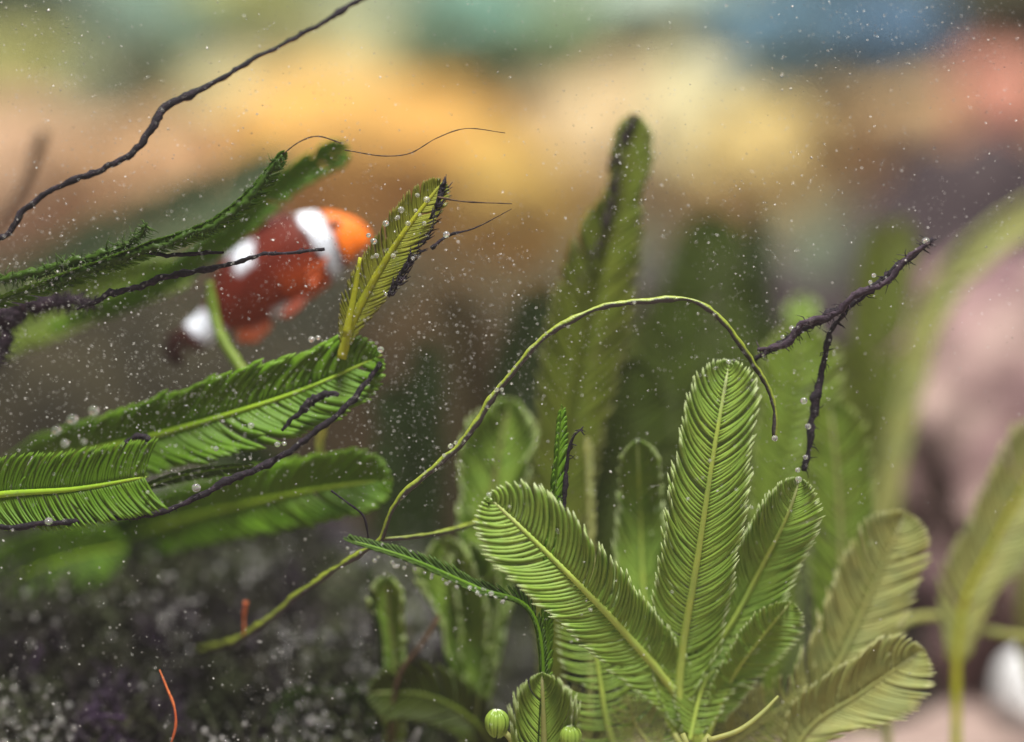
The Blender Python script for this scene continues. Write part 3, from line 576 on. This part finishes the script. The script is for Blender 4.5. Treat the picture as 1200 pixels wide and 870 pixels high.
fin('tail_fin', [(228, 382, .004), (218, 394, .004), (214, 404, .004), (216, 414, .004)], [(200, 388, .006), (192, 404, .007), (196, 424, .007), (214, 430, .006)], (.07, .015, .01), (.03, .012, .012))
fin('dorsal_fin', [(352, 258, 0), (320, 272, 0), (290, 293, .001), (262, 330, .002)], [(335, 246, 0), (306, 258, 0), (276, 280, .001), (246, 328, .003)], (.12, .018, .01), (.05, .012, .01))
fin('anal_fin', [(318, 366, 0), (300, 372, .001), (280, 372, .002)], [(318, 384, -.001), (300, 402, -.001), (276, 402, .001)], (.13, .018, .008), (.28, .055, .01))
fin('pelvic_fin', [(362, 344, -.003), (350, 350, -.003), (340, 355, -.003)], [(352, 362, -.005), (336, 374, -.005), (326, 372, -.005)], (.20, .03, .01), (.22, .045, .02))
fin('pectoral_fin', [(385, 300, -.0092), (382, 310, -.0092), (378, 318, -.009)], [(362, 312, -.013), (356, 328, -.0135), (368, 342, -.012)], (.50, .08, .01), (.42, .07, .01))
e0 = P(397, 266, FDp) + Vector((0, -.0062, 0))
V, F = ICO[3]; ey = mk('eye', V * np.array((6, 3, 6)) * FS + np.array(e0), F, mottled('eye_black', [(.3, (.01, .008, .008)), (.7, (.03, .015, .01))], 300, rough=.1, spec=.8), fish)

# ------------------------------------------------------------------ turf on the rock (countless), bubbles, specks
def rock_top(acc_pts, n, x0, x1, y0, y1):
    me = tr.data; pts = []
    vv = np.array([v.co[:] for v in me.vertices]) + np.array(tr.location); nn = np.array([v.normal[:] for v in me.vertices])
    px = vv[:, 0] / (K * vv[:, 1]) + 600; py = 435 - (vv[:, 2] - CZ) / (K * vv[:, 1])
    ok = np.where((px > x0) & (px < x1) & (py > y0) & (py < y1) & ((nn[:, 2] > -.2) | (nn[:, 1] < 0)))[0]
    return vv, nn, ok
vv, nn, ok = rock_top(None, 0, -60, 760, 560, 960)
M_TURF = mottled('turf', [(.34, (.050, .028, .065)), (.42, (.020, .014, .020)), (.50, (.030, .032, .016)), (.60, (.06, .075, .03)), (.72, (.15, .14, .10))], 60, None, rough=.6)
acc = Acc()
for _ in range(15000):
    i = ok[random.randrange(len(ok))]; b = vv[i] + rng.normal(0, .0012, 3); d = unit(nn[i] + rng.normal(0, .7, 3) + (0, 0, .5)); ln = random.uniform(.002, .010)
    d2 = unit(d + rng.normal(0, .6, 3)); r = random.uniform(.00018, .0005)
    V, F, A = tube(np.array([b - d * .001, b + d * ln * .5, b + d * ln * .5 + d2 * ln * .5]), np.array((r, r * .9, r * .3)), 4); acc.add(V, F, A)
acc.build('turf_algae', M_TURF, tr, kind='stuff')
acc = Acc()
cl = [ok[random.randrange(len(ok))] for _ in range(80)]
for _ in range(6000):
    c = vv[random.choice(cl)] + rng.normal(0, .0036, 3) + (0, -.005, .003) if random.random() < .8 else vv[ok[random.randrange(len(ok))]] + (0, -.003, .004)
    r = .00020 + .00050 * random.random() ** 2.5; V, F = ICO[2]; acc.add(V * r + c, F)
acc.build('bubble_film', M_BUB, tr, kind='stuff')

def bubbles(lst, label, group):
    V0, F0 = ICO[3]
    for px, py, d, r in lst:
        c = P(px, py, d); tag(mk('air_bubble', V0 * r * K * d * np.array((1, 1, .94)) * random.uniform(.62, 1.0) + np.array(c), F0, M_CLEAR, loc=c), label, 'bubble', group)
bubbles([(523, 275, .2995, 5.5), (500, 234, .299, 5), (489, 229, .299, 4), (452, 262, .299, 6), (438, 283, .299, 5), (432, 276, .299, 4), (478, 262, .298, 3.5), (497, 262, .298, 3.5), (470, 246, .299, 4), (461, 300, .300, 3.5), (484, 303, .300, 4), (452, 345, .300, 3.5), (466, 255, .298, 3), (487, 247, .298, 3), (441, 300, .300, 3.5), (492, 252, .298, 3.5)], 'small silvery air bubble clinging to the yellow-green brown-edged frond', 'bubbles on the yellow-green frond')
bubbles([(1085, 283, .298, 5), (1024, 323, .2985, 4), (1020, 331, .2985, 4), (928, 385, .302, 3.5), (917, 395, .302, 3.5), (895, 417, .303, 3), (942, 470, .303, 5), (947, 500, .303, 4), (944, 536, .303, 4), (935, 551, .300, 5)], 'tiny bright air bubble sitting on the purple-black barbed twig', 'bubbles on the barbed twig')
bubbles([(446, 410, .303, 6), (253, 526, .302, 5), (294, 499, .303, 5), (325, 521, .301, 5), (230, 572, .299, 6), (57, 611, .296, 6), (173, 577, .296, 3.5), (365, 398, .304, 5), (373, 396, .304, 4), (333, 520, .302, 4), (85, 492, .312, 7), (110, 482, .313, 7), (66, 505, .312, 7), (98, 518, .312, 6), (35, 540, .309, 6), (76, 520, .311, 6)], 'air bubble resting on the fronds and filament below the fish', 'bubbles on the leaning fronds')
rl = []
for q in range(36):
    u = random.random(); rl.append((410 + 190 * u + random.uniform(-3, 3), 640 + 62 * u + random.uniform(-2, 8), .2955, random.choice((2, 2.4, 2.8, 3.4))))
bubbles(rl, 'minute air bubble on the slanting edge-on dark frond', 'bubbles on the slanting frond')
rs = spline([list(P(*r)) for r in ((480, 575, .298), (540, 518, .298), (590, 448, .297), (640, 393, .297), (700, 360, .297), (770, 352, .296), (850, 378, .296))], 100); rl = []
for q in range(14):
    p = rs[random.randrange(100)]; rl.append((p[0] / (K * p[1]) + 600 + random.uniform(-4, 4), 435 - (p[2] - CZ) / (K * p[1]) + random.uniform(-5, 5), p[1], random.choice((1.8, 2, 2.6, 3.2))))
bubbles(rl + [(528, 523, .2975, 4), (534, 519, .2975, 3.5)], 'minute air bubble on the arching green runner', 'bubbles on the runner')
bubbles([(573, 580, .296, 4), (854, 424, .295, 3), (747, 517, .314, 4), (936, 562, .299, 4), (908, 514, .299, 4), (832, 540, .295, 2.5), (597, 594, .295, 3), (692, 715, .295, 3), (609, 570, .296, 2), (806, 585, .295, 2.5)], 'tiny air bubble on the bright green feathery cluster', 'bubbles on the bright cluster')  # bubbles at frond tips are mostly added to sharpen the tip highlights

V1, F1 = ICO[1]; Vb = []; Fb = []; cnt = 0
def dens(px, py):
    d = 1.0
    if py > 600: d *= .30
    if px > 560 and py > 480: d *= .35
    if px > 960 and py > 280: d *= .35
    if px < 620 and 250 < py < 560: d *= 1.5
    return d * (.2 + 1.0 * max(0, noise.noise(Vector((px * .006, py * .006, 3.3))) + .4) + .9 * max(0, noise.noise(Vector((px * .03, py * .03, 7.3)))))
while cnt < 14500:
    px, py = random.uniform(-60, 1260), random.uniform(-50, 920)
    if random.random() * 1.9 > dens(px, py): continue
    dd = random.uniform(.2905, .2965); r = (.30 + .62 * random.random() ** 4) * K * dd
    if random.random() < .015: r *= 1.7
    a = random.uniform(-.9, .5); e = random.uniform(1, 1.7); v = V1 * np.array((e, 1, .85)) * r
    v = v @ np.array(((math.cos(a), 0, math.sin(a)), (0, 1, 0), (-math.sin(a), 0, math.cos(a)))) + np.array(P(px, py, dd))
    n = 12 * cnt; Vb.append(v); Fb += [tuple(i + n for i in f) for f in F1]; cnt += 1
sp = mk('drifting_specks', np.vstack(Vb), Fb, M_SPECK, kind='stuff'); tag(sp, 'countless tiny pale specks drifting in the water', 'specks')

# ------------------------------------------------------------------ slightly cloudy water
hm = bpy.data.materials.new('haze'); hm.use_nodes = True; nt = hm.node_tree; nt.nodes.clear()
ho = nt.nodes.new('ShaderNodeOutputMaterial'); hv = nt.nodes.new('ShaderNodeVolumePrincipled')
hv.inputs['Color'].default_value = (.92, .88, .86, 1); hv.inputs['Density'].default_value = .045
nt.links.new(hv.outputs[0], ho.inputs['Volume'])
hx = [(x, y, z) for x in (-1.7, 1.7) for y in (-.4, 1.6) for z in (-1.05, 1.05)]
hz = mk('haze', hx, [(0, 1, 3, 2), (4, 6, 7, 5), (0, 4, 5, 1), (2, 3, 7, 6), (0, 2, 6, 4), (1, 5, 7, 3)], hm, smooth=False, kind='stuff')
tag(hz, 'slightly cloudy tank water around everything', 'water')
